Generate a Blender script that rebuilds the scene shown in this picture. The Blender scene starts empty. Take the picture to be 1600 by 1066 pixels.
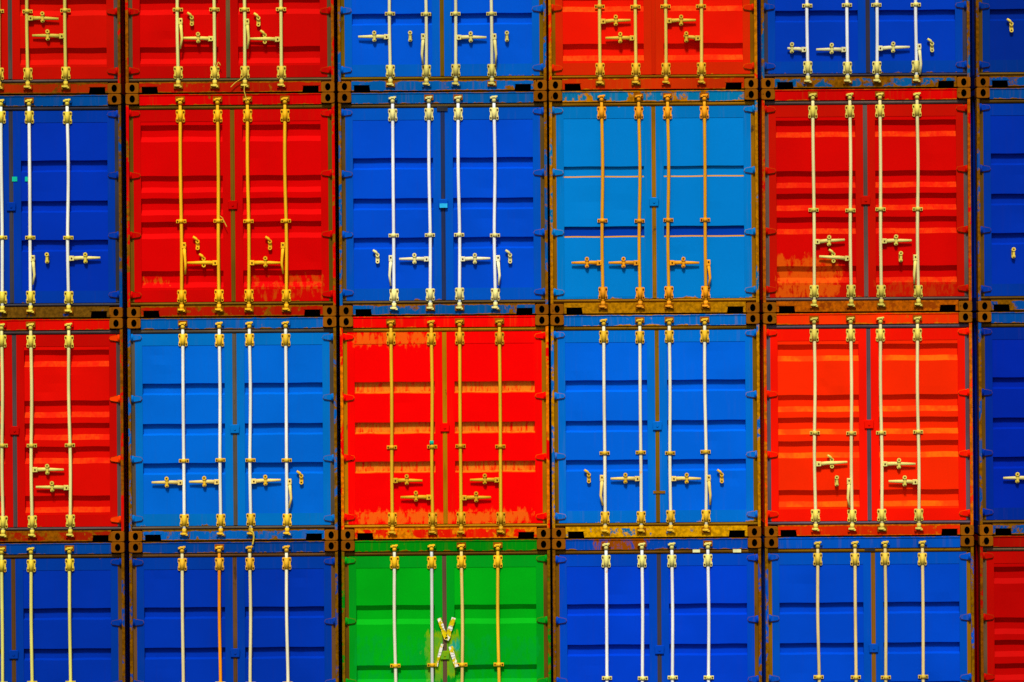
import bpy, bmesh, math, random
from mathutils import Vector, Matrix
R = math.radians
PI = math.pi
SC = bpy.context.scene
COL = SC.collection

# ------------------------------------------------------------------ camera
PXM = 134.3            # photo pixels per metre on the door plane
ROLL = 0.0075          # small camera roll seen in the photograph
DIST = 46.0
CAMZ = 4.905
PITCH = 2.605          # storey height of the stack
H = 2.600
W = 2.430
cam_d = bpy.data.cameras.new('camera')
cam_d.sensor_width = 36.0
cam_d.lens = 36.0 * (DIST + 0.05) / (1600 / PXM)
cam_d.clip_end = 2000
cam = bpy.data.objects.new('camera', cam_d)
COL.objects.link(cam)
cam.location = (0, -DIST, CAMZ)
cam.rotation_mode = 'QUATERNION'
from mathutils import Quaternion
_q = Matrix.Rotation(R(90), 4, 'X') @ Matrix.Rotation(-ROLL, 4, 'Z')
cam.rotation_quaternion = _q.to_quaternion()
SC.camera = cam

# ------------------------------------------------------------------ light
SUN_EL, SUN_AZ = R(52), R(-6)        # azimuth measured from the camera side
world = bpy.data.worlds.new('World')
SC.world = world
world.use_nodes = True
wn = world.node_tree.nodes
sky = wn.new('ShaderNodeTexSky')
sky.sky_type = 'NISHITA'
sky.sun_disc = False
sky.sun_elevation = SUN_EL
sky.sun_rotation = PI - SUN_AZ
sky.dust_density = 3.0
sky.ozone_density = 0.5
bg = wn['Background']
bg.inputs['Strength'].default_value = 0.05
world.node_tree.links.new(sky.outputs['Color'], bg.inputs['Color'])
sd = bpy.data.lights.new('sun', 'SUN')
sd.energy = 2.4
sd.angle = R(8)
sd.color = (1.0, 0.93, 0.80)
sun = bpy.data.objects.new('sun', sd)
COL.objects.link(sun)
sdir = Vector((math.sin(SUN_AZ) * math.cos(SUN_EL), -math.cos(SUN_AZ) * math.cos(SUN_EL), math.sin(SUN_EL)))
sun.rotation_mode = 'QUATERNION'
sun.rotation_quaternion = sdir.to_track_quat('Z', 'Y')
sun.location = sdir * 60
vs = SC.view_settings
vs.view_transform = 'Standard'
vs.look = 'None'
vs.gamma = 1
vs.exposure = 0.84

# ------------------------------------------------------------------ colours
WALL_E = (1.30, 1.21, 1.12)     # brightness of a white wall in this light, used to turn picture colours into albedo
def lin(c):
    return tuple((v / 255 / 12.92) if v / 255 <= 0.04045 else ((v / 255 + 0.055) / 1.055) ** 2.4 for v in c)
def alb(c, k=1.0):
    return tuple(min(0.86, v * k / e) for v, e in zip(lin(c), WALL_E))
def mixc(a, b, t):
    return tuple(x * (1 - t) + y * t for x, y in zip(a, b))

# ------------------------------------------------------------------ materials
class NT:
    def __init__(s, name):
        s.m = bpy.data.materials.new(name)
        s.m.use_nodes = True
        s.t = s.m.node_tree
        s.n = s.t.nodes
        s.b = s.n['Principled BSDF']
    def l(s, a, b):
        s.t.links.new(a, b)
    def put(s, sock, v):
        if hasattr(v, 'is_output') or isinstance(v, bpy.types.NodeSocket):
            s.l(v, sock)
        else:
            sock.default_value = v
    def math(s, op, a, b=0.0, clamp=False):
        n = s.n.new('ShaderNodeMath'); n.operation = op; n.use_clamp = clamp
        s.put(n.inputs[0], a); s.put(n.inputs[1], b)
        return n.outputs[0]
    def noise(s, vec, scale, detail=4, rough=0.55, dist=0.0):
        n = s.n.new('ShaderNodeTexNoise')
        n.inputs['Scale'].default_value = scale
        n.inputs['Detail'].default_value = detail
        n.inputs['Roughness'].default_value = rough
        n.inputs['Distortion'].default_value = dist
        s.l(vec, n.inputs['Vector'])
        return n.outputs['Fac']
    def mapping(s, vec, loc=(0, 0, 0), sc=(1, 1, 1)):
        n = s.n.new('ShaderNodeMapping')
        n.inputs['Location'].default_value = loc
        n.inputs['Scale'].default_value = sc
        s.l(vec, n.inputs['Vector'])
        return n.outputs[0]
    def step(s, v, lo, hi):
        n = s.n.new('ShaderNodeMapRange'); n.clamp = True
        n.interpolation_type = 'SMOOTHSTEP'
        s.put(n.inputs['Value'], v)
        n.inputs['From Min'].default_value = lo
        n.inputs['From Max'].default_value = hi
        return n.outputs[0]
    def mix(s, f, a, b):
        n = s.n.new('ShaderNodeMix'); n.data_type = 'RGBA'
        s.put(n.inputs[0], f)
        for k, v in ((6, a), (7, b)):
            if isinstance(v, tuple):
                v = (v[0], v[1], v[2], 1)
            s.put(n.inputs[k], v)
        return n.outputs[2]

def paint(name, base, rust, level, seed, edges=(), worn=None, tone=0.10, streak=0.25, rough=0.6, bump=0.25, nscale=5.0, stretch=0.45, spec=0.02, deep=None, patches=(), grit=.05, wash=.55):
    """weathered paint: tone drift, vertical wash streaks, rust breaking through, edge rust, scuffs and painted light on up-facing pressings.
    level 0..1 share of rust; edges: (axis, at, width, sign, weight)"""
    k = NT(name)
    tc = k.n.new('ShaderNodeTexCoord')
    P = tc.outputs['Object']
    off = (seed * 3.17, seed * 1.31, seed * 2.23)
    Pm = k.mapping(P, off)
    Ps = k.mapping(P, off, (1, 1, stretch))
    Pv = k.mapping(P, off, (14, 14, 0.9))
    n1 = k.noise(Ps, nscale, 9, 0.66, 0.3)
    n2 = k.noise(Pm, 1.1, 3, 0.5)
    n3 = k.noise(Pm, 22, 5, 0.6)
    n4 = k.noise(Pv, 2.0, 4, 0.6)
    c = k.mix(k.step(n2, 0.3, 0.7), tuple(v * (1 - tone) for v in base), tuple(min(.9, v * (1 + tone)) for v in base))
    c = k.mix(k.math('MULTIPLY', k.step(n4, 0.52, 0.75), streak), c, mixc(tuple(v * .75 for v in base), rust, wash))
    sep = k.n.new('ShaderNodeSeparateXYZ'); k.l(P, sep.inputs[0])
    e = None
    for ax, at, w, sg, wt in edges:
        v = sep.outputs[ax]
        if ax == 0:
            v = k.math('ABSOLUTE', v)
        d = k.math('MULTIPLY', k.math('SUBTRACT', v, at), sg / w)
        d = k.math('MULTIPLY', k.math('SUBTRACT', 1.0, d, True), wt)
        e = d if e is None else k.math('MAXIMUM', e, d)
    val = k.math('ADD', n1, k.math('MULTIPLY', k.math('SUBTRACT', n3, 0.5), 0.22))
    if e is not None:
        val = k.math('ADD', val, e)
    t = 0.86 - level * 0.58
    mask = k.step(val, t, t + 0.05)
    rc = k.mix(k.step(n3, 0.35, 0.65), tuple(v * 0.70 for v in rust), tuple(v * 1.3 for v in rust))
    c = k.mix(mask, c, rc)
    if deep:                      # colour left inside the grooves, where the paint flaked or dirt settled
        dc, amt, soft, zmax = deep
        dv = k.noise(k.mapping(P, off, (11, 11, 2.2)), 3.0, 6, 0.7)
        inn = k.step(sep.outputs[1], Y_PANEL + .014, Y_PANEL + .022)
        inn = k.math('MULTIPLY', inn, k.math('LESS_THAN', sep.outputs[2], zmax))
        c = k.mix(k.math('MULTIPLY', inn, k.step(dv, 0.75 - amt * .6 - soft, 0.75 - amt * .6 + soft)), c, dc)
    for (x0, x1, z0, z1, pc, pw, thr) in patches:     # scraped or stained places of their own shape
        m = None
        for ax, at, sg in ((0, x0, 1), (0, x1, -1), (2, z0, 1), (2, z1, -1)):
            d = k.math('MULTIPLY', k.math('SUBTRACT', sep.outputs[ax], at), sg / .05)
            m = d if m is None else k.math('MINIMUM', m, d)
        m = k.math('MINIMUM', m, 1.0)
        pv = k.noise(k.mapping(P, off, (7, 7, 2.4)), 2.4, 7, 0.68)
        m = k.math('ADD', k.math('MULTIPLY', m, .12), pv)
        c = k.mix(k.math('MULTIPLY', k.step(m, thr - .03, thr + .10), pw), c, pc)
    if worn:                      # scuffs on the pressing ledges, and brightness of lit slopes put into the colour
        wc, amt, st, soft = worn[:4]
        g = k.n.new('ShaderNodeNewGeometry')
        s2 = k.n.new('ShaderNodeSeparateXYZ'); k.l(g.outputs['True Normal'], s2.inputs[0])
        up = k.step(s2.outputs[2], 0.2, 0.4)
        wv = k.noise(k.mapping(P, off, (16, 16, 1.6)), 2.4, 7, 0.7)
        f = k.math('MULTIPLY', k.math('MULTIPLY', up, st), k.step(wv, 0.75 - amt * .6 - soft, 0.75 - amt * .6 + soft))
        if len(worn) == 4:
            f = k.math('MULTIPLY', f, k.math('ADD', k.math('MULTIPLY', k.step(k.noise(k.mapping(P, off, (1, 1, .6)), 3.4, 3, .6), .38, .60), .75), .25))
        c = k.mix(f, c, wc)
    k.l(c, k.b.inputs['Base Color'])
    r = k.math('ADD', k.math('MULTIPLY', mask, 0.3), rough)
    k.l(k.math('MINIMUM', r, 0.95), k.b.inputs['Roughness'])
    k.b.inputs['Specular IOR Level'].default_value = spec
    bp = k.n.new('ShaderNodeBump')
    bp.inputs['Strength'].default_value = bump
    bp.inputs['Distance'].default_value = 0.02
    h = k.math('ADD', k.math('MULTIPLY', k.noise(Pm, 2.6, 2, 0.4), 1.0), k.math('MULTIPLY', mask, 0.12))
    k.l(k.math('ADD', h, k.math('MULTIPLY', n3, grit)), bp.inputs['Height'])
    k.l(bp.outputs[0], k.b.inputs['Normal'])
    return k.m

def flat(name, c, rough=0.8, spec=0.1, var=0.25, scale=9.0):
    k = NT(name)
    tc = k.n.new('ShaderNodeTexCoord')
    n = k.noise(tc.outputs['Object'], scale, 6, 0.6)
    k.l(k.mix(k.step(n, .3, .7), tuple(v * (1 - var) for v in c), tuple(v * (1 + var) for v in c)), k.b.inputs['Base Color'])
    k.b.inputs['Roughness'].default_value = rough
    k.b.inputs['Specular IOR Level'].default_value = spec
    return k.m

# ------------------------------------------------------------------ mesh builder
class MB:
    def __init__(s):
        s.v = []; s.f = []; s.mi = []; s.sm = []
    def face(s, idx, mi=0, sm=False):
        s.f.append(tuple(idx)); s.mi.append(mi); s.sm.append(sm)
    def box(s, x0, x1, y0, y1, z0, z1, mi=0):
        b = len(s.v)
        s.v += [(x0, y0, z0), (x1, y0, z0), (x1, y1, z0), (x0, y1, z0), (x0, y0, z1), (x1, y0, z1), (x1, y1, z1), (x0, y1, z1)]
        for q in ((0, 1, 5, 4), (1, 2, 6, 5), (2, 3, 7, 6), (3, 0, 4, 7), (4, 5, 6, 7), (3, 2, 1, 0)):
            s.face([b + i for i in q], mi)
    def prism(s, poly, y0, y1, mi=0, ch=0.0):
        """poly: counter-clockwise xz outline; ch: chamfer of the front rim"""
        n = len(poly); b = len(s.v)
        if ch:
            cx = sum(p[0] for p in poly) / n; cz = sum(p[1] for p in poly) / n
            inner = []
            for x, z in poly:
                d = math.hypot(x - cx, z - cz) or 1
                t = max(0, (d - ch * 1.4) / d)
                inner.append((cx + (x - cx) * t, cz + (z - cz) * t))
            rings = [(inner, y0), (poly, y0 + ch), (poly, y1)]
        else:
            rings = [(poly, y0), (poly, y1)]
        for pl, y in rings:
            s.v += [(x, y, z) for x, z in pl]
        s.face([b + i for i in range(n)], mi)
        for r in range(len(rings) - 1):
            o = b + r * n
            for i in range(n):
                j = (i + 1) % n
                s.face((o + j, o + i, o + n + i, o + n + j), mi)
        s.face([b + (len(rings) - 1) * n + i for i in reversed(range(n))], mi)
    def tube(s, pts, rad, n=12, mi=0, caps=True, flat_y=1.0):
        b = len(s.v)
        m = len(pts)
        rr = rad if isinstance(rad, (list, tuple)) else [rad] * m
        for i, p in enumerate(pts):
            p = Vector(p)
            a = Vector(pts[max(0, i - 1)]); c = Vector(pts[min(m - 1, i + 1)])
            t = (c - a).normalized()
            yv = Vector((0, 1, 0))
            u = t.cross(yv)
            if u.length < 1e-4: u = t.cross(Vector((1, 0, 0)))
            u.normalize(); w = u.cross(t)
            for k in range(n):
                an = 2 * PI * k / n
                s.v.append(tuple(p + u * rr[i] * math.cos(an) + w * rr[i] * flat_y * math.sin(an)))
        for i in range(m - 1):
            for k in range(n):
                k2 = (k + 1) % n
                s.face((b + i * n + k, b + i * n + k2, b + (i + 1) * n + k2, b + (i + 1) * n + k), mi, True)
        if caps:
            s.face([b + k for k in reversed(range(n))], mi)
            s.face([b + (m - 1) * n + k for k in range(n)], mi)
    def sheet(s, prof, x0, x1, mi=0):
        """prof: (y,z) polyline extruded along x"""
        b = len(s.v)
        for y, z in prof:
            s.v += [(x0, y, z), (x1, y, z)]
        for i in range(len(prof) - 1):
            o = b + 2 * i
            s.face((o, o + 1, o + 3, o + 2), mi)
    def build(s, name, mats, parent=None, loc=(0, 0, 0), recalc=True):
        me = bpy.data.meshes.new(name)
        me.from_pydata(s.v, [], s.f)
        for m in (mats if isinstance(mats, (list, tuple)) else [mats]):
            me.materials.append(m)
        for p, a, q in zip(me.polygons, s.mi, s.sm):
            p.material_index = a; p.use_smooth = q
        if recalc:
            bm = bmesh.new(); bm.from_mesh(me)
            bmesh.ops.recalc_face_normals(bm, faces=bm.faces)
            bm.to_mesh(me); bm.free()
        o = bpy.data.objects.new(name, me)
        COL.objects.link(o)
        o.location = loc
        if parent: o.parent = parent
        return o

def empty(name, loc, label, cat, group=None):
    o = bpy.data.objects.new(name, None)
    o.empty_display_size = 0.3
    COL.objects.link(o)
    o.location = loc
    o['label'] = label; o['category'] = cat
    if group: o['group'] = group
    return o

# ------------------------------------------------------------------ ground
k = NT('quay_concrete')
tc = k.n.new('ShaderNodeTexCoord')
n = k.noise(tc.outputs['Object'], 0.8, 8, 0.65)
k.l(k.mix(n, (0.045, 0.045, 0.045), (0.09, 0.088, 0.083)), k.b.inputs['Base Color'])
k.b.inputs['Roughness'].default_value = 0.9
g = MB()
g.v = [(-900, -900, 0), (900, -900, 0), (900, 900, 0), (-900, 900, 0)]
g.face((0, 1, 2, 3))
go = g.build('ground', k.m, recalc=False)
go['kind'] = 'structure'

# ------------------------------------------------------------------ photo measurement -> place on the door plane
def wall(px, py):
    u = (px - 800) / PXM; v = (533 - py) / PXM
    c, s = math.cos(ROLL), math.sin(ROLL)
    return u * c + v * s, -u * s + v * c + CAMZ

COLX = (-5.738, -3.256, -0.788, 1.664, 4.136, 6.634)
def rowz(r): return (3 - r) * PITCH

# profiles of the pressed door panels: (centre height, half height, slope height, depth)
def grooves(kind):
    if kind == 'five':       # wide trapezoid pressings
        return [(z, 0.098, 0.062, 0.042) for z in (2.138, 1.548, 1.285, 1.012, 0.442)]
    if kind == 'three':      # shallow narrow pressings with a steep top
        return [(z, 0.068, 0.010, 0.047) for z in (1.768, 1.298, 0.842)]
    if kind == 'wide three':
        return [(z, 0.112, 0.060, 0.040) for z in (1.730, 1.030, 0.560)]
    if kind == 'two':
        return [(z, 0.064, 0.010, 0.030) for z in (1.655, 0.957)]

Y_DOOR, Y_PANEL, Y_BACK = 0.050, 0.056, 0.115
Y_RAIL, Y_POST, Y_BAR = 0.034, 0.012, 0.020
Z0D, Z1D = 0.178, 2.412       # door leaf bottom, top
HX = W / 2

def rrect_pts(cx, cz, hw, hh, n=40, p=9):
    out = []
    for i in range(n):
        a = 2 * PI * i / n
        c, s = math.cos(a), math.sin(a)
        r = (abs(c) ** p + abs(s) ** p) ** (-1 / p)
        out.append((cx + hw * c * r, cz + hh * s * r))
    return out

CW, CHT, CD = 0.156, 0.122, 0.178
def casting_mesh():
    b = MB(); n = 40
    out = rrect_pts(0, 0, CW / 2, CHT / 2, n)
    out2 = rrect_pts(0, 0, CW / 2 - .004, CHT / 2 - .004, n)
    hole = [(0.032 * math.cos(2 * PI * i / n), 0.044 * math.sin(2 * PI * i / n)) for i in range(n)]
    hole2 = [(x * 0.88, z * 0.88) for x, z in hole]
    rings = [(out, CD, 0), (out, 0.004, 0), (out2, 0.0, 0), (hole, 0.0, 0), (hole2, 0.006, 1), (hole2, 0.12, 1)]
    for pl, y, m in rings:
        b.v += [(x, y, z) for x, z in pl]
    for r in range(len(rings) - 1):
        for i in range(n):
            j = (i + 1) % n
            b.face((r * n + i, r * n + j, (r + 1) * n + j, (r + 1) * n + i), rings[r + 1][2], r in (3, 4))
    b.face([5 * n + i for i in range(n)], 1)
    b.face([i for i in range(n)], 0)
    return b

def bracket(b, x, z):
    """bearing bracket round a lock bar: notched base plate, barrel, four bolts"""
    w, h = 0.052, 0.072
    pl = [(-w, -h + .008), (-w + .010, -h), (w - .010, -h), (w, -h + .008), (w, -.024), (w - .006, -.018), (w - .006, .018), (w, .024), (w, h - .008), (w - .010, h), (-w + .010, h), (-w, h - .008), (-w, .024), (-w + .006, .018), (-w + .006, -.018), (-w, -.024)]
    b.prism([(x + p, z + q) for p, q in pl], Y_DOOR - .012, Y_DOOR + .002, 0)
    b.tube([(x, Y_BAR + .006, z - h + .004), (x, Y_BAR + .006, z + h - .004)], 0.0265, 14)
    for sx in (-1, 1):
        for sz in (-1, 1):
            b.tube([(x + sx * .039, Y_DOOR - .011, z + sz * .047), (x + sx * .039, Y_DOOR - .022, z + sz * .047)], 0.0095, 6, 1)

def guide(b, x, z):
    pl = [(-.058, -.020), (.058, -.020), (.058, .020), (-.058, .020)]
    b.prism([(x + p, z + q) for p, q in pl], Y_DOOR - .010, Y_DOOR + .002, 0)
    b.tube([(x, Y_BAR, z - .022), (x, Y_BAR, z + .022)], 0.027, 12)
    for sx in (-1, 1):
        b.tube([(x + sx * .043, Y_DOOR - .009, z), (x + sx * .043, Y_DOOR - .018, z)], 0.010, 6, 1)

def cam_end(b, x, z, d):
    """rotating cam at a bar end; d=+1 top, -1 bottom"""
    b.tube([(x, Y_BAR, z - d * .075), (x, Y_BAR, z - d * .02)], 0.025, 12)
    b.tube([(x, Y_BAR, z - d * .022), (x, Y_BAR, z)], [0.034, 0.030], 10)
    b.box(x - .044, x + .026, Y_BAR - .026, Y_BAR - .004, z - d * .018 - .010, z - d * .018 + .010)
    b.box(x + .012, x + .040, Y_BAR - .022, Y_BAR + .008, z - d * .004 - .009, z - d * .004 + .009)

def keeper(b, x, z, d):
    b.box(x - .054, x + .054, Y_RAIL - .006, Y_RAIL + .004, z - .034, z + .034)
    for s in (-1, 1):
        b.prism([(x + s * .042 + p, z + q) for p, q in ((-.010, -.030), (.010, -.030), (.013, .0), (.010, .030), (-.010, .030), (-.013, 0))], Y_RAIL - .026, Y_RAIL - .004)

def catch(b, x, z, opened=False, rng=random):
    """handle retainer on the door: oval plate with two lugs, flap up when opened"""
    pl = []
    for i in range(20):
        a = 2 * PI * i / 20
        pl.append((x + .021 * math.cos(a), z + .024 * math.sin(a) + (.030 if math.sin(a) > 0 else -.030)))
    b.prism(pl, Y_DOOR - .012, Y_PANEL + .002, 0)
    for q in (.040, -.036):
        b.tube([(x, Y_DOOR - .012, z + q), (x, Y_DOOR - .034, z + q)], .023, 12, 0)
        b.tube([(x, Y_DOOR - .034, z + q), (x, Y_DOOR - .0345, z + q)], .010, 10, 1)
    if opened:
        b.tube([(x + .004, Y_DOOR - .024, z + .040), (x - .020, Y_DOOR - .030, z + .074), (x - .052, Y_DOOR - .034, z + .096)], [.014, .016, .013], 8)
    else:
        b.box(x - .012, x + .014, Y_BAR - .026, Y_BAR - .018, z - .040, z + .022)
        b.tube([(x, Y_BAR - .020, z + .046), (x, Y_BAR - .034, z + .046)], .024, 12, 0)
        b.tube([(x, Y_BAR - .034, z + .046), (x, Y_BAR - .0345, z + .046)], .010, 10, 1)

def handle(b, x, z, tip, rng):
    """tip = (tx,tz): end of the handle in door coordinates; hub block at the bar"""
    tx, tz = tip
    s = 1 if tx > x else -1
    if abs(tz - z) < 0.12:           # lying across the door, held in its retainer
        hx = x + s * .040
        b.prism([(hx + p, z + q) for p, q in ((-.030, -.030), (.026, -.028), (.030, .0), (.026, .028), (-.030, .030))], Y_BAR - .020, Y_BAR + .024, 0, .004)
        b.tube([(hx, Y_BAR - .020, z), (hx, Y_BAR - .026, z)], .010, 8, 1)
        L = abs(tx - hx)
        pts = [(hx + s * .02, Y_BAR + .004, z), (hx + s * (.02 + .25 * L), Y_BAR - .002, z + (tz - z) * .3 + .004), (hx + s * (.02 + .5 * L), Y_BAR - .006, z + (tz - z) * .5 + .002), (tx, Y_BAR - .004, tz)]
        b.tube(pts, [.024, .021, .019, .013], 8, 0, True, .55)
    else:                            # hanging down beside its bar
        hx = x + s * .034
        b.prism([(hx + p, z + q) for p, q in ((-.024, -.036), (.020, -.034), (.024, .0), (.020, .036), (-.024, .036))], Y_BAR - .026, Y_BAR + .02, 0, .004)
        b.tube([(hx, Y_BAR - .026, z + .01), (hx, Y_BAR - .032, z + .01)], .010, 8, 1)
        hz = z - .02
        D = hz - tz
        pts = [(hx, Y_BAR - .01, hz), (hx + s * .008, Y_BAR - .022, hz - .3 * D), (hx + s * .016, Y_BAR - .028, hz - .6 * D), (tx, Y_BAR - .022, tz)]
        b.tube(pts, [.020, .017, .015, .011], 8, 0, True, .6)

# ------------------------------------------------------------------ container
def container(r, c, S):
    rng = random.Random(100 * r + c + 7)
    seed = 6.1 * r + 1.7 * c + 1
    ox, oz = COLX[c] + S.get('dx', 0), rowz(r)
    root = empty('shipping_container', (ox, 0, oz), S['label'], 'shipping container', 'shipping containers stacked in a wall')
    P = alb(S['paint'])
    if 'stile' in S and S['paint'][2] > 100 and S['paint'][1] < 115:
        p_ = S['paint']; S['stile'] = (0, p_[1] * 1.05 + 3, p_[2] * .92)
    F = alb(S.get('frame', S['paint']))
    RU = alb(S.get('rust', (120, 68, 0)))
    GA = alb(S.get('gasket', (112, 76, 12)))
    nm = S['name'] + ' '
    doorm = paint(nm + 'door paint', P, RU, S.get('door_rust', 0.02), seed, edges=((2, Z0D, .05, 1, .22 + S.get('edge', 0)), (2, Z1D, .03, -1, .15 + S.get('edge', 0)), (0, 1.135, .03, -1, .12 + S.get('edge', 0))),
                  worn=S.get('worn'), deep=S.get('deep'), tone=S.get('tone', .07), streak=S.get('streak', .10), nscale=4.0, wash=.08, patches=S.get('patches', ()))  # worn: scuffs, and on tangerine the light painted on upward slopes
    stilem = paint(nm + 'door frame paint', alb(S.get('stile', S['paint'])), RU, S.get('door_rust', 0.02) + .03, seed + .4, edges=((2, Z0D, .06, 1, .25 + S.get('edge', 0)), (2, Z1D, .03, -1, .18 + S.get('edge', 0)), (0, 1.135, .03, -1, .16 + S.get('edge', 0))), tone=.08, streak=.16, wash=.2, patches=S.get('patches', ()))
    headm = paint(nm + 'header paint', F, RU, S.get('head_rust', .25) + .12, seed + .8, edges=((2, 2.468, .02, 1, .20), (2, 2.595, .014, -1, .28)), tone=.12, streak=.35, nscale=6, patches=S.get('head_patches', ()))
    sillm = paint(nm + 'sill paint', alb(S.get('sill', S.get('frame', S['paint']))), alb(S.get('sill_rust_col', S.get('rust', (120, 68, 0)))), S.get('sill_rust', .5) * 1.18 + .04, seed + 1.1, edges=((2, .13, .02, -1, .30), (2, .01, .015, 1, .25)), tone=.15, streak=.5, nscale=7, stretch=.8)
    postm = paint(nm + 'post paint', F, RU, S.get('post_rust', .74), seed + 1.6, tone=.15, streak=.5, nscale=6)
    castm = paint(nm + 'casting', alb(S.get('cast', (146, 80, 4))), alb((70, 34, 0)), .42, seed + 2, tone=.2, streak=.4, nscale=14, stretch=1)
    gaskm = paint(nm + 'gasket', GA, mixc(GA, alb((60, 38, 20)), .7), .38, seed + 2.5, tone=.25, streak=.5, nscale=9)
    wallm = paint(nm + 'side paint', P, RU, .15, seed + 3, tone=.1)
    barc = S.get('bar', (245, 240, 215)); brkc = S.get('brk', (235, 205, 95)); brkc = (brkc[0], brkc[1] * .98, brkc[2] * .78)
    barust = alb(S.get('bar_rust', (235, 150, 10)))
    bar_ms = []
    for i in range(4):
        bc = S.get('bars_c', {}).get(i, barc)
        bar_ms.append(paint(nm + 'lock bar %d' % i, alb(bc), barust, S.get('bar_lvl', .30), seed + 4 + i, tone=.12, streak=.3, nscale=3.0, stretch=.35, bump=.05, grit=0, spec=.1, rough=.55))
    brkm = paint(nm + 'bracket paint', alb(brkc), barust, S.get('brk_lvl', .38), seed + 5, tone=.15, streak=.4, nscale=14, stretch=1, spec=.15)
    hndm = paint(nm + 'handle paint', alb(mixc(barc, brkc, .6)), barust, .34, seed + 5.5, tone=.15, streak=.3, nscale=9, stretch=1, grit=0, spec=.15)
    boltm = paint(nm + 'bolt rust', alb((92, 36, 4)), alb((50, 20, 0)), .5, seed + 6, nscale=30)

    # frame ------------------------------------------------------
    for sx in (-1, 1):
        for zc in (CHT / 2, H - CHT / 2):
            casting_mesh().build('corner_casting', [castm, DARK], root, (sx * (HX - CW / 2), 0, zc))
            o = casting_mesh().build('corner_casting', [castm, DARK], root, (sx * (HX - CW / 2), 6.06, zc))
            o.rotation_euler = (0, 0, PI)
        b = MB()
        xo, xi = sx * (HX - .004), sx * (HX - .036)
        x0, x1 = min(xo, xi), max(xo, xi)
        b.box(x0, x1, Y_POST, .17, CHT + .001, H - CHT - .001)
        xw = sx * (HX - .082)
        b.box(min(xi, xw), max(xi, xw), .088, .165, CHT + .001, H - CHT - .001)
        b.build('corner_post', postm, root)
    b = MB()
    b.box(-HX + CW + .001, HX - CW - .001, Y_RAIL, .16, 2.468, H - .004)
    b.box(-HX + CW + .001, HX - CW - .001, Y_RAIL - .007, Y_RAIL - .001, H - .020, H - .006)      # drip lip
    b.build('header_rail', headm, root)
    b = MB()
    xn0, xn1 = HX - .186, HX - .366
    zt, zb = 0.132, 0.010
    pl = [(-xn1 + .01, zb), (xn1 - .01, zb), (xn1, .078), (xn0, .078), (xn0, zb), (HX - CW - .001, zb), (HX - CW - .001, zt), (-HX + CW + .001, zt), (-HX + CW + .001, zb), (-xn0, zb), (-xn0, .078), (-xn1, .078)]
    b.prism(pl, Y_RAIL, .10)
    for sx in (-1, 1):
        a, d = sorted((sx * xn0, sx * xn1))
        b.box(a - .012, d + .012, Y_RAIL - .005, Y_RAIL - .001, .080, .088)     # rim of the notch
    b.build('sill_rail', sillm, root)
    # perimeter seal
    b = MB()
    xi, xd = HX - .037, HX - .082
    gy0, gy1 = .046, .09
    for z0, z1 in ((.133, Z0D - .004), (Z1D + .004, 2.467)):
        zc = (z0 + z1) / 2
        b.sheet([(gy1, z0), (gy0 + .012, z0 + .002), (gy0, z0 + .014), (gy0 - .004, zc), (gy0, z1 - .014), (gy0 + .012, z1 - .002), (gy1, z1)], -xi, xi)
    for sx in (-1, 1):
        x0, x1 = sorted((sx * xi, sx * xd))
        b.box(x0, x1, gy0 + .004, gy1 - .004, .182, 2.408)
    b.build('door_seal', gaskm, root)
    gx = S.get('gx', 0.0)
    b = MB()
    b.box(gx - .024, gx + .024, .051, .10, Z0D + .002, Z1D - .002)
    b.box(gx - .009, gx + .009, .046, .052, Z0D + .003, Z1D - .003)
    cgm = gaskm
    if 'cgasket' in S:
        cgm = paint(nm + 'centre seal', alb(S['cgasket']), RU, .1, seed + 2.7, tone=.1)
    b.build('centre_seal', cgm, root)

    hrust = paint(nm + 'hinge rust', mixc(RU, P, .25), alb((50, 26, 0)), .45, seed + 8, tone=.2)
    # doors ------------------------------------------------------
    doors = []
    for sx in (-1, 1):
        xin = gx + sx * .025
        xout = sx * (HX - .083)
        si, so = xin + sx * .090, xout - sx * .085
        b = MB()
        bl = lambda a, d: (min(a, d), max(a, d))
        # stiles and cross members
        for a, d in ((xin, si), (so, xout)):
            x0, x1 = bl(a, d)
            b.prism([(x0, Z0D), (x1, Z0D), (x1, Z1D), (x0, Z1D)], Y_DOOR, Y_BACK, 1)
        x0, x1 = bl(si, so)
        TB = S.get('top_band', .135); BB = S.get('bottom_band', .140)
        b.box(x0, x1, Y_DOOR + .002, Y_BACK - .001, Z1D - TB, Z1D, 1)
        b.box(x0, x1, Y_DOOR + .003, Y_BACK - .001, Z0D, Z0D + BB, 1)
        # pressed sheet
        prof = [(Y_PANEL, Z1D - TB)]
        gl = []
        for zc, hh, sl, dp in grooves(S['kind']):
            zt_, zb_ = zc + hh, zc - hh
            sl2 = sl if S['kind'] in ('five', 'wide three') else (.016 if S['kind'] == 'two' else .022)
            gl += [(Y_PANEL, zt_), (Y_PANEL + dp, zt_ - sl), (Y_PANEL + dp, zb_ + sl2), (Y_PANEL, zb_)]
        prof += gl + [(Y_PANEL, Z0D + BB)]
        # subdivided across so the sheet can carry slight dents
        nseg = 14
        bb = len(b.v)
        # densify the profile
        dp_ = [prof[0]]
        for p, q in zip(prof, prof[1:]):
            m = max(1, int(abs(q[1] - p[1]) / .09))
            for i in range(1, m + 1):
                dp_.append((p[0] + (q[0] - p[0]) * i / m, p[1] + (q[1] - p[1]) * i / m))
        dents = [(rng.uniform(x0, x1), rng.uniform(.4, 2.2), rng.uniform(.06, .2), rng.uniform(-.003, .009) * S.get('dent', 1)) for _ in range(7)]
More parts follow.
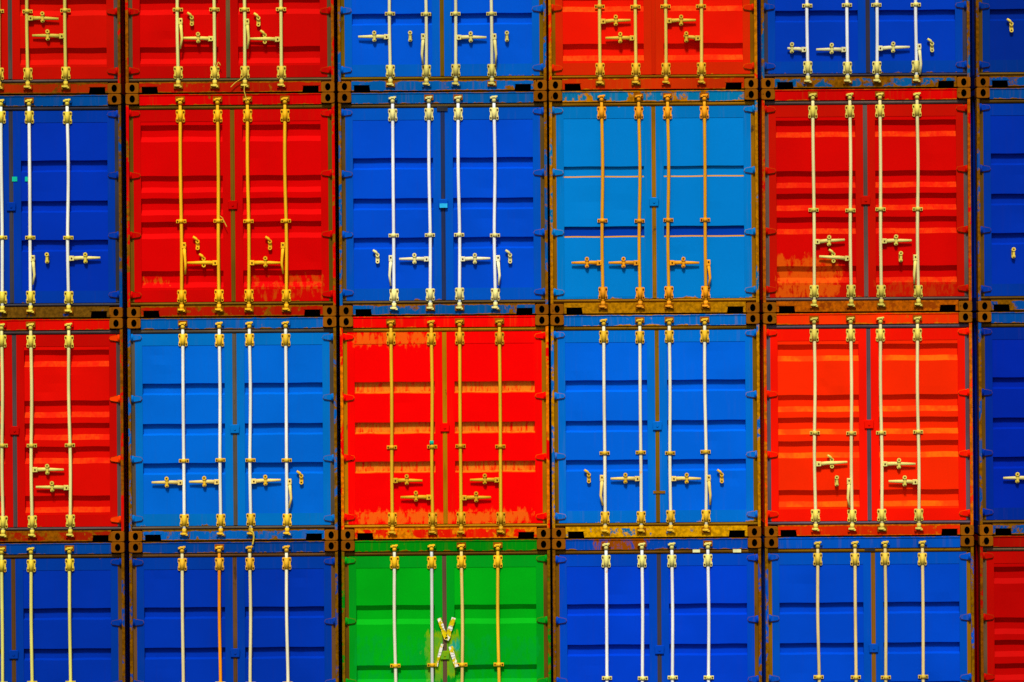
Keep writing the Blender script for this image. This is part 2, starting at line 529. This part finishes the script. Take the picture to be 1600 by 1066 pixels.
        for y, z in dp_:
            for i in range(nseg + 1):
                x = x0 + (x1 - x0) * i / nseg
                e = min(1, min(i, nseg - i) / 2) * min(1, min(abs(z - dp_[0][1]), abs(z - dp_[-1][1])) / .1)
                dy = sum(a * math.exp(-((x - px) ** 2 + ((z - pz) * 1.6) ** 2) / (q * q)) for px, pz, q, a in dents) * e
                dz = 0.006 * math.sin(x * 9 + z * 5 + seed) * e * (0.5 if S['kind'] == 'five' else .35)
                b.v.append((x, y + dy, z + dz))
        for j in range(len(dp_) - 1):
            for i in range(nseg):
                o = bb + j * (nseg + 1) + i
                b.face((o, o + 1, o + nseg + 2, o + nseg + 1), 0)
        b.box(x0, x1, Y_BACK - .003, Y_BACK - .002, Z0D + BB, Z1D - TB, 0)
        # faint weld seams where the sheet meets the frame
        d = b.build('door', [doorm, stilem], root)
        doors.append(d)
        # hinges
        for z in (2.365, 1.655, 0.952, 0.262):
            z += rng.uniform(-.008, .008)
            h = MB()
            xa, xb = sx * (HX - .030), sx * (HX - .150)
            pl = [(xa, z - .020), (xa, z + .020), (sx * (HX - .060), z + .034), (sx * (HX - .085), z + .034), (xb, z + .022), (xb - sx * .012, z), (xb, z - .020), (sx * (HX - .085), z - .030), (sx * (HX - .060), z - .030)]
            if sx > 0: pl = pl[::-1]
            h.prism(pl, Y_DOOR - .020, Y_DOOR - .001, 0)
            mx, mz = sum(p[0] for p in pl) / len(pl), sum(p[1] for p in pl) / len(pl)
            h.prism([(mx + (p - mx) * 1.07, mz + (q - mz) * 1.26 - .003) for p, q in pl], Y_DOOR - .004, Y_DOOR + .001, 1)
            h.tube([(sx * (HX - .052), Y_DOOR - .018, z - .040), (sx * (HX - .052), Y_DOOR - .018, z + .044)], .013, 10)
            h.build('hinge', [hingemat(S, nm, RU, seed), hrust], d)
    # lock box over the closing edge
    if S.get('box', True):
        b = MB(); bz = S.get('boxz', 1.300)
        b.prism([(gx - .052, bz - .050), (gx + .050, bz - .050), (gx + .056, bz + .030), (gx + .050, bz + .052), (gx - .046, bz + .052), (gx - .056, bz + .036)], Y_DOOR - .022, Y_DOOR - .001, 0, .006)
        b.tube([(gx, Y_DOOR - .022, bz), (gx, Y_DOOR - .030, bz)], .014, 8, 0)
        b.build('lock_box', stilem, root)

    # lock bars --------------------------------------------------
    yref = (115, 182, 528, 878)[r]
    gz = (wall(800, S['guide'])[1] - oz) if 'guide' in S else 0.97
    hs = S.get('handles', [])
    for i, bx in enumerate(S['bars']):
        x = wall(bx, yref)[0] - ox
        b = MB()
        zt_, zb_ = 2.50, 0.10
        a1, a2, ph = rng.uniform(-.009, .009), rng.uniform(-.004, .004), rng.uniform(0, 6)
        pts = []
        for j in range(25):
            t = j / 24
            z = zb_ + (zt_ - zb_) * t
            wob = math.sin(PI * t)
            pts.append((x + wob * (a1 * math.sin(2 * PI * t) + a2 * math.sin(5 * t + ph)), Y_BAR, z))
        b.tube(pts, 0.0185, 14)
        bar = b.build('lock_bar', bar_ms[i], root)
        for z in (2.338, 0.243):
            q = MB(); bracket(q, x, z + rng.uniform(-.006, .006)); q.build('bar_bracket', [brkm, boltm], bar)
        q = MB(); guide(q, x, gz + rng.uniform(-.006, .006)); q.build('bar_guide', [brkm, boltm], bar)
        for z, d in ((2.545, 1), (0.072, -1)):
            q = MB(); cam_end(q, x, z, d); q.build('locking_cam', brkm, bar)
            q = MB(); keeper(q, x, z - d * .012, d); q.build('cam_keeper', [castm if rng.random() < .5 else sillm if d < 0 else headm], root)
        for h in hs:
            if h[0] == i:
                hx_, hz_ = x, wall(800, h[1])[1] - oz - (bx - 800) / PXM * ROLL
                tx, tz = wall(h[2], h[3]); tx -= ox; tz -= oz
                q = MB(); handle(q, x, hz_, (tx, tz), rng); q.build('handle', [hndm, boltm], bar)
    for cx, cy, op in S.get('catches', []):
        x, z = wall(cx, cy); x -= ox; z -= oz
        q = MB(); catch(q, x, z, op, rng)
        q.build('handle_catch', [brkm, boltm], doors[0] if x < gx else doors[1])

    # body behind the doors ---------------------------------------
    y0, y1 = .178, 5.88
    for sx in (-1, 1):
        b = MB()
        pts = [(sx * (HX - .012), y0)]
        y = y0 + .02
        while y + .278 < y1:
            for dx, dy in ((.012, .0), (.012, .072), (.048, .140), (.048, .210)):
                pts.append((sx * (HX - dx), y + dy))
            y += .278
        pts.append((sx * (HX - .012), y1))
        for x, yy in pts:
            b.v += [(x, yy, .16), (x, yy, 2.53)]
        for j in range(len(pts) - 1):
            o = 2 * j
            b.face((o, o + 2, o + 3, o + 1))
        for z0, z1 in ((.012, .162), (2.528, 2.590)):
            x0, x1 = sorted((sx * (HX - .006), sx * (HX - .060)))
            b.box(x0, x1, y0 + .001, y1, z0, z1)
        b.build('side_wall', wallm, root)
    b = MB(); b.box(-HX + .061, HX - .061, .161, 5.9, 2.545, 2.575); b.build('roof', wallm, root)
    b = MB(); b.box(-HX + .061, HX - .061, .161, 5.9, .115, .150); b.build('floor', DARK, root)
    b = MB(); b.box(-HX + .004, HX - .004, 5.881, 5.96, .13, 2.47)
    b.box(-HX + CW, HX - CW, 5.90, 6.04, .01, .129); b.box(-HX + CW, HX - CW, 5.90, 6.04, 2.471, 2.59)
    b.build('rear_wall', wallm, root)
    return root, doors, dict(stile=stilem, brk=brkm, door=doorm)

_hm = {}
def hingemat(S, nm, RU, seed):
    if nm not in _hm:
        _hm[nm] = paint(nm + 'hinge paint', alb(S.get('hinge', S.get('stile', S['paint']))), RU, S.get('hinge_rust', .22), seed + 7, tone=.12, streak=.3, nscale=11, stretch=1)
    return _hm[nm]

DARK = flat('dark rusty hollow', (.004, .003, .002), .95, 0.02)
SPECS = {}
WHITE, CREAM, OCHRE, AMBER = (250, 248, 236), (236, 222, 150), (214, 160, 22), (250, 172, 14)
BR, BRO, BRD = (112, 66, 2), (176, 108, 0), (96, 58, 10)
def spec(r, c, **k): SPECS[(r, c)] = k

# ---- top row
spec(0, 0, name='scarlet weathered', paint=(212, 12, 0), stile=(196, 12, 0), sill=(170, 40, 0), kind='five', bars=(-59, -1, 43.8, 103), gx=-.075, gasket=(88, 70, 62),
     bar=(214, 196, 84), brk=(218, 190, 70), rust=BR, sill_rust=.42, bar_lvl=.3,
     handles=[(2, 29, 92, 30), (3, 57, 51, 56)], catches=[(67, 28, 0), (75, 56, 0)],
     label='red container at the left edge of the top row with two handles clipped shut')
spec(0, 1, name='crimson', paint=(212, 4, 0), stile=(190, 4, 0), sill=(186, 22, 0), kind='five', bars=(278.7, 335.8, 382.8, 439.9), gx=-.02, gasket=(104, 80, 48),
     bar=(238, 230, 130), brk=(232, 205, 88), rust=(150, 78, 0), sill_rust=.34, bar_lvl=.2,
     handles=[(0, 34, 282, 77), (1, 61, 285, 60), (2, 35, 387, 77), (3, 62, 391, 61)], catches=[(300, 33, 1), (310, 60, 0), (404, 34, 1), (414, 61, 1)],
     label='red container in the top row with loose wire strands dangling from its sill')
spec(0, 2, name='azure bright', paint=(0, 84, 206), stile=(0, 88, 196), frame=(0, 92, 168), kind='three', bars=(610, 666.3, 712.2, 768.6), gx=.0, gasket=(110, 82, 6),
     bar=(228, 220, 168), brk=(224, 208, 128), rust=(138, 82, 0), sill_rust=.36, guide=21,
     handles=[(0, 58, 560, 58), (1, 58, 661, 101), (2, 59, 760, 59), (3, 58, 774, 101)], catches=[(585, 58, 0), (641, 58, 0), (735.5, 59, 0), (792, 58, 0)],
     label='bright blue container in the top row between two red ones, cream lock bars')
spec(0, 3, name='vermilion', paint=(240, 20, 0), stile=(214, 36, 0), sill=(204, 46, 0), kind='five', bars=(937.6, 993.6, 1040.6, 1096), gx=.01, gasket=(140, 84, 0), cgasket=(214, 34, 0),
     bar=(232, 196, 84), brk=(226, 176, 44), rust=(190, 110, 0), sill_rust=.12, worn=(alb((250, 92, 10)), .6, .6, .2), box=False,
     handles=[(0, 34, 985, 32), (1, 60, 946, 60), (2, 33, 1087, 32), (3, 60, 1068, 57)], catches=[(962, 33, 0), (969, 60, 0), (1064, 33, 0), (1072, 59, 0)],
     label='orange-red container in the top row with a clean unrusted sill and yellow lock bars')
spec(0, 4, name='cobalt chipped', paint=(0, 56, 178), stile=(0, 62, 166), frame=(0, 84, 140), kind='three', bars=(1262, 1324, 1370, 1431.6), gx=.03, gasket=(58, 52, 66),
     bar=(240, 238, 232), brk=(222, 210, 140), rust=(128, 76, 0), sill_rust=.52, edge=.06, dent=1.5,
     handles=[(0, 78, 1230, 76), (1, 78, 1275, 78), (2, 76, 1421, 74), (3, 74, 1437, 117)], catches=[(1237, 76, 0), (1299, 77, 0), (1395, 75, 0), (1456, 74, 1)],
     label='dark blue container in the top row with rust dripping down its chipped sill')
spec(0, 5, name='navy dull', paint=(0, 40, 140), stile=(0, 46, 136), frame=(0, 70, 140), kind='three', bars=(1612, 1668, 1714, 1770), gasket=(92, 66, 20),
     rust=(112, 66, 0), sill_rust=.45, handles=[(0, 40, 1660, 40)], catches=[(1580, 43, 1), (1640, 40, 0)],
     label='dark blue container cut off at the top right corner, one open handle catch')
# ---- second row
spec(1, 0, name='royal', paint=(0, 48, 172), stile=(0, 56, 166), frame=(0, 70, 140), sill=(0, 60, 150), kind='three', bars=(-55, 2, 46, 105.5), gx=-.075, gasket=(58, 56, 66),
     bar=(250, 246, 222), brk=(240, 214, 84), rust=(108, 70, 10), sill_rust=.66, guide=366,
     handles=[(2, 404, 52, 445), (3, 404, 157, 403)], catches=[(74, 404, 0), (134, 404, 0)],
     label='blue container at the left edge with teal seal stickers and a mostly rusted sill')
spec(1, 1, name='signal red', paint=(218, 0, 0), stile=(206, 2, 0), sill=(176, 20, 0), kind='five', bars=(282, 340.3, 387, 445.5), gx=.02, gasket=(112, 78, 12),
     bar=(252, 186, 26), brk=(255, 192, 16), bar_rust=(236, 140, 0), rust=(140, 78, 0), sill_rust=.42, guide=342, patches=((.1, 1.1, .18, .52, alb((196, 84, 0)), .6, .63), (-1.05, -.7, .36, .48, alb((200, 96, 0)), .7, .60)), tone=.05, post_rust=.66,
     handles=[(0, 384, 290, 429), (1, 411, 293, 411), (2, 411, 440, 411), (3, 384, 443, 428)], catches=[(309, 383, 1), (318.6, 410, 1), (415, 410, 0), (422, 383, 1)],
     label='clean red container with golden yellow lock bars directly above a lighter blue one')
spec(1, 2, name='ultramarine', paint=(0, 74, 202), stile=(0, 80, 190), frame=(0, 88, 160), kind='three', bars=(613.7, 670.3, 716, 772), gx=.0, gasket=(92, 70, 34), cgasket=(36, 48, 86),
     bar=(250, 250, 246), brk=(246, 234, 180), rust=(136, 80, 0), sill_rust=.36, guide=367,
     handles=[(0, 404, 611, 447), (1, 405, 624, 405), (2, 405, 766, 404), (3, 404, 779, 446)], catches=[(590, 404, 1), (647.7, 405, 0), (742, 405, 0), (797, 404, 1)],
     label='strong blue container with pure white lock bars and a cyan tag on its lock box')
spec(1, 3, name='cyan', paint=(0, 126, 206), stile=(0, 118, 192), frame=(0, 112, 160), sill=(60, 100, 70), kind='two', worn=(alb((206, 138, 0)), 1.1, 1.0, .06, 1), deep=(alb((0, 62, 172)), .9, .12, 1.3), bars=(940, 998, 1043, 1100.5), gx=.0, gasket=(150, 98, 6),
     bar=(240, 160, 20), brk=(244, 156, 14), bar_rust=(214, 118, 0), rust=(176, 108, 0), sill_rust=.86, sill_rust_col=(176, 114, 2), head_rust=.45, edge=.10, guide=346, bottom_band=.03, tone=.03, streak=.03,
     handles=[(0, 411, 893, 411), (1, 411, 951, 411), (2, 411, 1092, 411), (3, 411, 1106.5, 448)], catches=[(917, 411, 0), (974, 411, 0), (1067.5, 411, 0)],
     label='pale cyan-blue container with orange lock bars and an entirely rusty sill')
spec(1, 4, name='carmine', paint=(213, 3, 0), stile=(196, 14, 0), sill=(150, 60, 0), kind='five', bars=(1270, 1327.6, 1374.6, 1432.6), gx=-.01, gasket=(98, 78, 70),
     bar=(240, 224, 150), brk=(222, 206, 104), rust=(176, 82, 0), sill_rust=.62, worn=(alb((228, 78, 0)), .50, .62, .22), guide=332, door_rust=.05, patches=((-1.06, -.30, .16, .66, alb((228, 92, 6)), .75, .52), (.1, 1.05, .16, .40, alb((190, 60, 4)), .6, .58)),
     handles=[(0, 378, 1319.5, 375), (1, 404, 1279.6, 401), (2, 377, 1424, 376), (3, 403, 1428, 444)], catches=[(1295, 377, 0), (1302, 403, 1), (1399.5, 376, 0), (1407, 402, 0)],
     label='red container with scuffed orange streaks along its pressings, below a dark blue one')
spec(1, 5, name='navy blue', paint=(0, 46, 166), stile=(0, 52, 160), frame=(0, 72, 150), kind='three', bars=(1612, 1669, 1716, 1773), gasket=(96, 66, 20),
     rust=(128, 78, 0), sill_rust=.5, handles=[(0, 400, 1660, 400)], catches=[(1583, 396, 0), (1640, 400, 0)],
     label='dark blue container at the right edge with one closed handle catch showing')
# ---- third row
spec(2, 0, name='poppy dented', paint=(222, 8, 0), stile=(200, 6, 0), sill=(170, 26, 0), hinge=(250, 60, 0), kind='five', bars=(-55, 3, 48.5, 108), gx=-.055, gasket=(84, 68, 66),
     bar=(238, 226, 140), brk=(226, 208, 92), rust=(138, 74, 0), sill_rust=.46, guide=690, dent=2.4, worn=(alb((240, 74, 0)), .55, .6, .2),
     handles=[(2, 734, 100, 734), (3, 762, 56.6, 761)], catches=[(74.5, 734, 0), (82, 761, 0)],
     label='dented red container at the left edge, its pressings battered, between two blue ones')
spec(2, 1, name='sky', paint=(0, 102, 208), stile=(0, 102, 200), frame=(0, 96, 178), kind='three', bars=(286, 343, 390, 446.6), gx=.025, gasket=(88, 76, 62),
     bar=(250, 246, 226), brk=(250, 198, 52), rust=(126, 80, 0), sill_rust=.44, guide=716,
     handles=[(0, 754, 237.5, 754), (1, 753, 296, 753), (2, 752, 439, 750), (3, 753, 452, 794)], catches=[(261, 754, 0), (319.6, 753, 0), (415, 751, 0), (471, 749, 1)],
     label='light blue container with amber brackets and a frayed string hanging from a bar')
spec(2, 2, name='flame red', paint=(255, 0, 0), stile=(255, 2, 0), sill=(236, 20, 0), frame=(250, 4, 0), kind='three', bars=(611, 674, 718.3, 780.5), gx=.0, gasket=(176, 112, 4),
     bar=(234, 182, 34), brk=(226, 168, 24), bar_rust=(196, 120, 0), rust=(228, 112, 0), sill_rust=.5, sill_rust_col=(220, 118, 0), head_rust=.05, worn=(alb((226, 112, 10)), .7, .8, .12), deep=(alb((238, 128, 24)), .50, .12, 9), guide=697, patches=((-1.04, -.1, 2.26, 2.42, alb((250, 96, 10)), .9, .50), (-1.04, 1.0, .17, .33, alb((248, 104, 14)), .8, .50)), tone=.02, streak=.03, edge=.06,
     handles=[(0, 751, 660, 751), (1, 777, 626, 777), (2, 778, 767, 777), (3, 750, 734.5, 750)], catches=[(635.7, 750, 0), (650, 776, 0), (744, 777, 0), (757.5, 749, 0)],
     label='vivid pure red container with ochre lock bars and rusty narrow grooves, above the green one')
spec(2, 3, name='sea blue', paint=(0, 100, 222), stile=(0, 104, 214), frame=(0, 104, 190), sill=(0, 110, 160), kind='three', bars=(943.3, 999.7, 1045.7, 1101), gx=.02, gasket=(128, 88, 6),
     bar=(246, 236, 200), brk=(236, 186, 48), rust=(186, 120, 0), sill_rust=.66, sill_rust_col=(212, 148, 0), edge=.07, guide=709,
     handles=[(0, 747, 942, 790), (1, 748, 954, 748), (2, 748, 1095, 748), (3, 747, 1109, 789)], catches=[(920, 747, 1), (977, 748, 0), (1072.7, 748, 0), (1127.6, 747, 1)],
     label='medium blue container whose yellow-rusted sill keeps turquoise paint flakes')
spec(2, 4, name='tangerine', paint=(255, 40, 0), stile=(250, 18, 0), sill=(226, 40, 0), frame=(252, 50, 0), kind='five', bars=(1272, 1329, 1375.5, 1433.3), gx=.01, gasket=(92, 76, 84),
     bar=(244, 228, 156), brk=(228, 210, 110), rust=(200, 96, 0), sill_rust=.36, worn=(alb((250, 104, 0)), .75, .75, .3), guide=680,  # smooth lighter orange paints the light on the upward slopes of the pressings
     handles=[(0, 725, 1323.6, 722), (1, 752, 1327, 793), (2, 725, 1430, 725), (3, 753, 1388, 752)], catches=[(1299.6, 724, 1), (1307, 752, 0), (1404, 725, 0), (1413, 752, 0)],
     label='bright orange-red container, the most orange of the wall, with pale cream bars')
spec(2, 5, name='deep blue', paint=(0, 36, 158), stile=(0, 40, 152), frame=(0, 72, 150), kind='three', bars=(1612, 1669, 1716, 1773), gasket=(96, 66, 20),
     rust=(128, 78, 0), sill_rust=.5, handles=[(0, 747, 1567, 747)], catches=[(1589, 747, 0)],
     label='deep blue container at the right edge with a handle pointing left, above a red one')
# ---- bottom row
spec(3, 0, name='marine', paint=(0, 48, 163), stile=(0, 50, 146), frame=(0, 64, 146), kind='three', bars=(-55, 3, 49, 109), gx=-.085, gasket=(102, 68, 30),
     bar=(236, 224, 110), brk=(238, 206, 64), rust=(116, 70, 0), handles=[(2, 1110, 100, 1110), (3, 1110, 60, 1110)], catches=[(75, 1110, 0)],
     label='dark blue container at the bottom left corner with pale yellow lock bars')
spec(3, 1, name='midnight', paint=(0, 50, 168), stile=(0, 52, 152), frame=(0, 64, 146), kind='three', bars=(285, 343, 390.5, 448), gx=.01, gasket=(102, 68, 36),
     bar=(244, 226, 160), bars_c={1: (252, 150, 12), 3: (252, 240, 196)}, brk=(244, 186, 50), rust=(122, 76, 0), guide=1065, handles=[(1, 1105, 296, 1105), (2, 1105, 439, 1105)], catches=[(319, 1105, 0), (415, 1105, 0)],
     label='dark blue container in the bottom row with one orange lock bar among cream ones')
spec(3, 2, name='emerald', paint=(0, 168, 18), stile=(0, 150, 24), frame=(0, 132, 10), kind='wide three', bars=(616.5, 674.5, 721, 778), gx=-.02, gasket=(108, 72, 14), cgasket=(98, 72, 52),
     bar=(238, 200, 110), bars_c={0: (232, 226, 190), 1: (216, 214, 200), 3: (250, 192, 40)}, brk=(250, 192, 30), bar_lvl=.45, rust=(120, 84, 0), head_rust=.3, guide=1038, tone=.09, streak=.08,
     handles=[(1, 1110, 630, 1110), (2, 1110, 766, 1110)], catches=[(650, 1110, 0), (744, 1110, 0)], boxz=1.255, patches=((-.22, .14, .98, 1.52, alb((150, 176, 0)), .8, .47), (-.02, .16, 1.30, 1.42, alb((0, 165, 170)), .9, .52), (-1.1, 1.1, .6, 1.5, alb((0, 160, 48)), .5, .58)),
     label='the only green container, crossed strips of peeling tape on its closing edge')
spec(3, 3, name='lapis', paint=(0, 62, 202), stile=(0, 66, 196), frame=(0, 72, 176), kind='three', bars=(947, 1003, 1049.7, 1106), gx=.025, gasket=(116, 76, 14), cgasket=(66, 60, 72),
     bar=(250, 248, 236), brk=(246, 234, 160), rust=(126, 74, 0), head_rust=.30, head_patches=((-.72, -.10, 2.44, 2.62, alb((150, 72, 0)), 1.0, .50),), guide=1061, handles=[(1, 1112, 954, 1112), (2, 1112, 1095, 1112)], catches=[(977, 1112, 0), (1073, 1112, 0)],
     label='blue container in the bottom row with two small pale stickers under its rusted header')
spec(3, 4, name='steel blue', paint=(0, 70, 198), stile=(0, 74, 190), frame=(0, 80, 184), kind='three', bars=(1277.6, 1335.7, 1382.7, 1441), gx=.045, gasket=(138, 92, 4), cgasket=(134, 86, 20),
     bar=(232, 202, 130), brk=(230, 196, 84), rust=(130, 84, 0), head_rust=.06, guide=1062, handles=[(1, 1112, 1290, 1112), (2, 1112, 1430, 1112)], catches=[(1310, 1112, 0), (1404, 1112, 0)],
     label='blue container in the bottom row with sand-coloured bars and a clean blue header')
spec(3, 5, name='maroon', paint=(186, 2, 0), stile=(186, 6, 0), frame=(170, 10, 0), kind='five', bars=(1620, 1677, 1724, 1781), gasket=(100, 72, 50),
     rust=(128, 66, 0), handles=[(0, 1100, 1660, 1100)], catches=[],
     label='dark red container at the bottom right corner, mostly cut off')

BUILT = {}
for key in sorted(SPECS):
    BUILT[key] = container(key[0], key[1], SPECS[key])

def on(key, px, py):
    x, z = wall(px, py)
    o = BUILT[key][0]
    return x - o.location.x, z - o.location.z
def plate(key, px, py, w, h, name, mat, y0, th=.003, rot=0.0, parent=None):
    x, z = on(key, px, py)
    b = MB(); c, s = math.cos(rot), math.sin(rot)
    pts = [(-w / 2, -h / 2), (w / 2, -h / 2), (w / 2, h / 2), (-w / 2, h / 2)]
    b.prism([(x + p * c - q * s, z + p * s + q * c) for p, q in pts], y0 - th, y0)
    return b.build(name, mat, parent or BUILT[key][0])

teal = flat('teal seal plastic', alb((0, 190, 150)), .6)
cyan = flat('cyan tag plastic', alb((40, 190, 240)), .6)
pale = flat('pale paper sticker', alb((240, 236, 170)), .8, var=.1)
plate((1, 0), 23, 280, .060, .055, 'seal_sticker', teal, Y_DOOR - .0045)
plate((1, 0), 41.5, 280, .036, .055, 'seal_sticker', teal, Y_DOOR - .001)
plate((1, 2), 693, 321.5, .090, .050, 'seal_tag', cyan, Y_DOOR - .032)
plate((3, 3), 1088, 860, .085, .048, 'paper_sticker', pale, .0405)
plate((3, 3), 1151.5, 860, .095, .048, 'paper_sticker', pale, .0405)
# teal ring seal on the second bar of the vivid red container
x, z = on((2, 2), 674.5, 692)
b = MB(); b.tube([(x, Y_BAR, z - .026), (x, Y_BAR, z + .026)], .024, 12)
b.build('bar_seal', teal, BUILT[(2, 2)][0])
rustyplate = paint('rusty plate', alb((150, 96, 10)), alb((90, 48, 0)), .4, 5.2, nscale=20)
plate((2, 3), 1030, 769, .14, .030, 'seal_clip', rustyplate, Y_DOOR - .006, .005)
blackrub = flat('black rubber', alb((40, 42, 52)), .8)
plate((1, 2), 691, 170, .125, .055, 'seal_cap', blackrub, Y_DOOR - .008, .006)
plate((3, 4), 1359, 857, .125, .060, 'seal_cap', blackrub, Y_DOOR - .008, .006)
# peeling tape crossing the green doors
tape = paint('peeling tape', alb((252, 244, 226)), alb((214, 186, 10)), .66, 3.3, nscale=11, stretch=1, tone=.05, streak=.2)
for (xa, ya, xb, yb, w) in ((686, 966, 697, 998, .050), (709, 965, 698, 1000, .056), (691, 1006, 682, 1041, .034), (704, 1010, 713, 1042, .052)):
    x0, z0 = on((3, 2), xa, ya); x1, z1 = on((3, 2), xb, yb)
    b = MB(); d = Vector((x1 - x0, z1 - z0)).normalized(); n = Vector((-d.y, d.x)) * w / 2
    m = 8; ring = []
    rr = random.Random(int(xa))
    L, Rr = [], []
    for i in range(m + 1):
        t = i / m
        px, pz = x0 + (x1 - x0) * t, z0 + (z1 - z0) * t
        j1, j2 = rr.uniform(.75, 1.1), rr.uniform(.75, 1.1)
        L.append((px + n.x * j1, pz + n.y * j1)); Rr.append((px - n.x * j2, pz - n.y * j2))
    for i in range(m):
        y = Y_DOOR - .028 - .006 * math.sin(i)
        b.prism([L[i], L[i + 1], Rr[i + 1], Rr[i]][::1], y, y + .004)
    b.build('tape_strip', tape, BUILT[(3, 2)][0])

# loose strings and wires
string_m = paint('frayed string', alb((222, 186, 60)), alb((150, 100, 10)), .4, 9.1, nscale=25)
def strand(name, pix, y, rad, label, cat='string', mats=string_m, group=None, ys=None):
    pts = []
    for i, (px, py) in enumerate(pix):
        x, z = wall(px, py)
        pts.append(Vector((x, (ys[i] if ys else y), z)))
    sm = []
    for i in range(len(pts) - 1):
        p0, p1, p2, p3 = pts[max(0, i - 1)], pts[i], pts[i + 1], pts[min(len(pts) - 1, i + 2)]
        for k in range(5):
            t = k / 5
            sm.append(0.5 * ((2 * p1) + (p2 - p0) * t + (2 * p0 - 5 * p1 + 4 * p2 - p3) * t * t + (3 * p1 - p0 - 3 * p2 + p3) * t ** 3))
    sm.append(pts[-1])
    base = sm[0]
    b = MB(); b.tube([tuple(p - base) for p in sm], rad, 6)
    o = b.build(name, mats, None, tuple(base))
    o['label'] = label; o['category'] = cat
    if group: o['group'] = group
    return o
strand('loose_string', [(391, 822), (392, 829), (396, 832), (397, 841), (395, 851)], -.008, .010, 'frayed yellow string hanging from the third lock bar of the light blue container')
strand('loose_wire', [(336, 98), (339, 104), (342, 98), (345, 103)], -.012, .005, 'short kinked wire twisted round the second bar bracket of the top row red container', 'wire')
strand('loose_wire', [(383, 118), (379, 122), (374, 126), (368, 130), (361, 137)], -.008, .005, 'thin wire trailing to the left from the third bar of the top row red container', 'wire')
strand('loose_wire', [(383, 134), (382, 142), (384, 150), (386, 158)], -.010, .006, 'dark thin wire hanging across the joint between two red containers', 'wire')
strand('loose_wire', [(344, 338), (348, 341), (351, 347), (355, 355)], -.010, .005, 'thin wire end sticking out of a bar guide on the clean red container', 'wire')
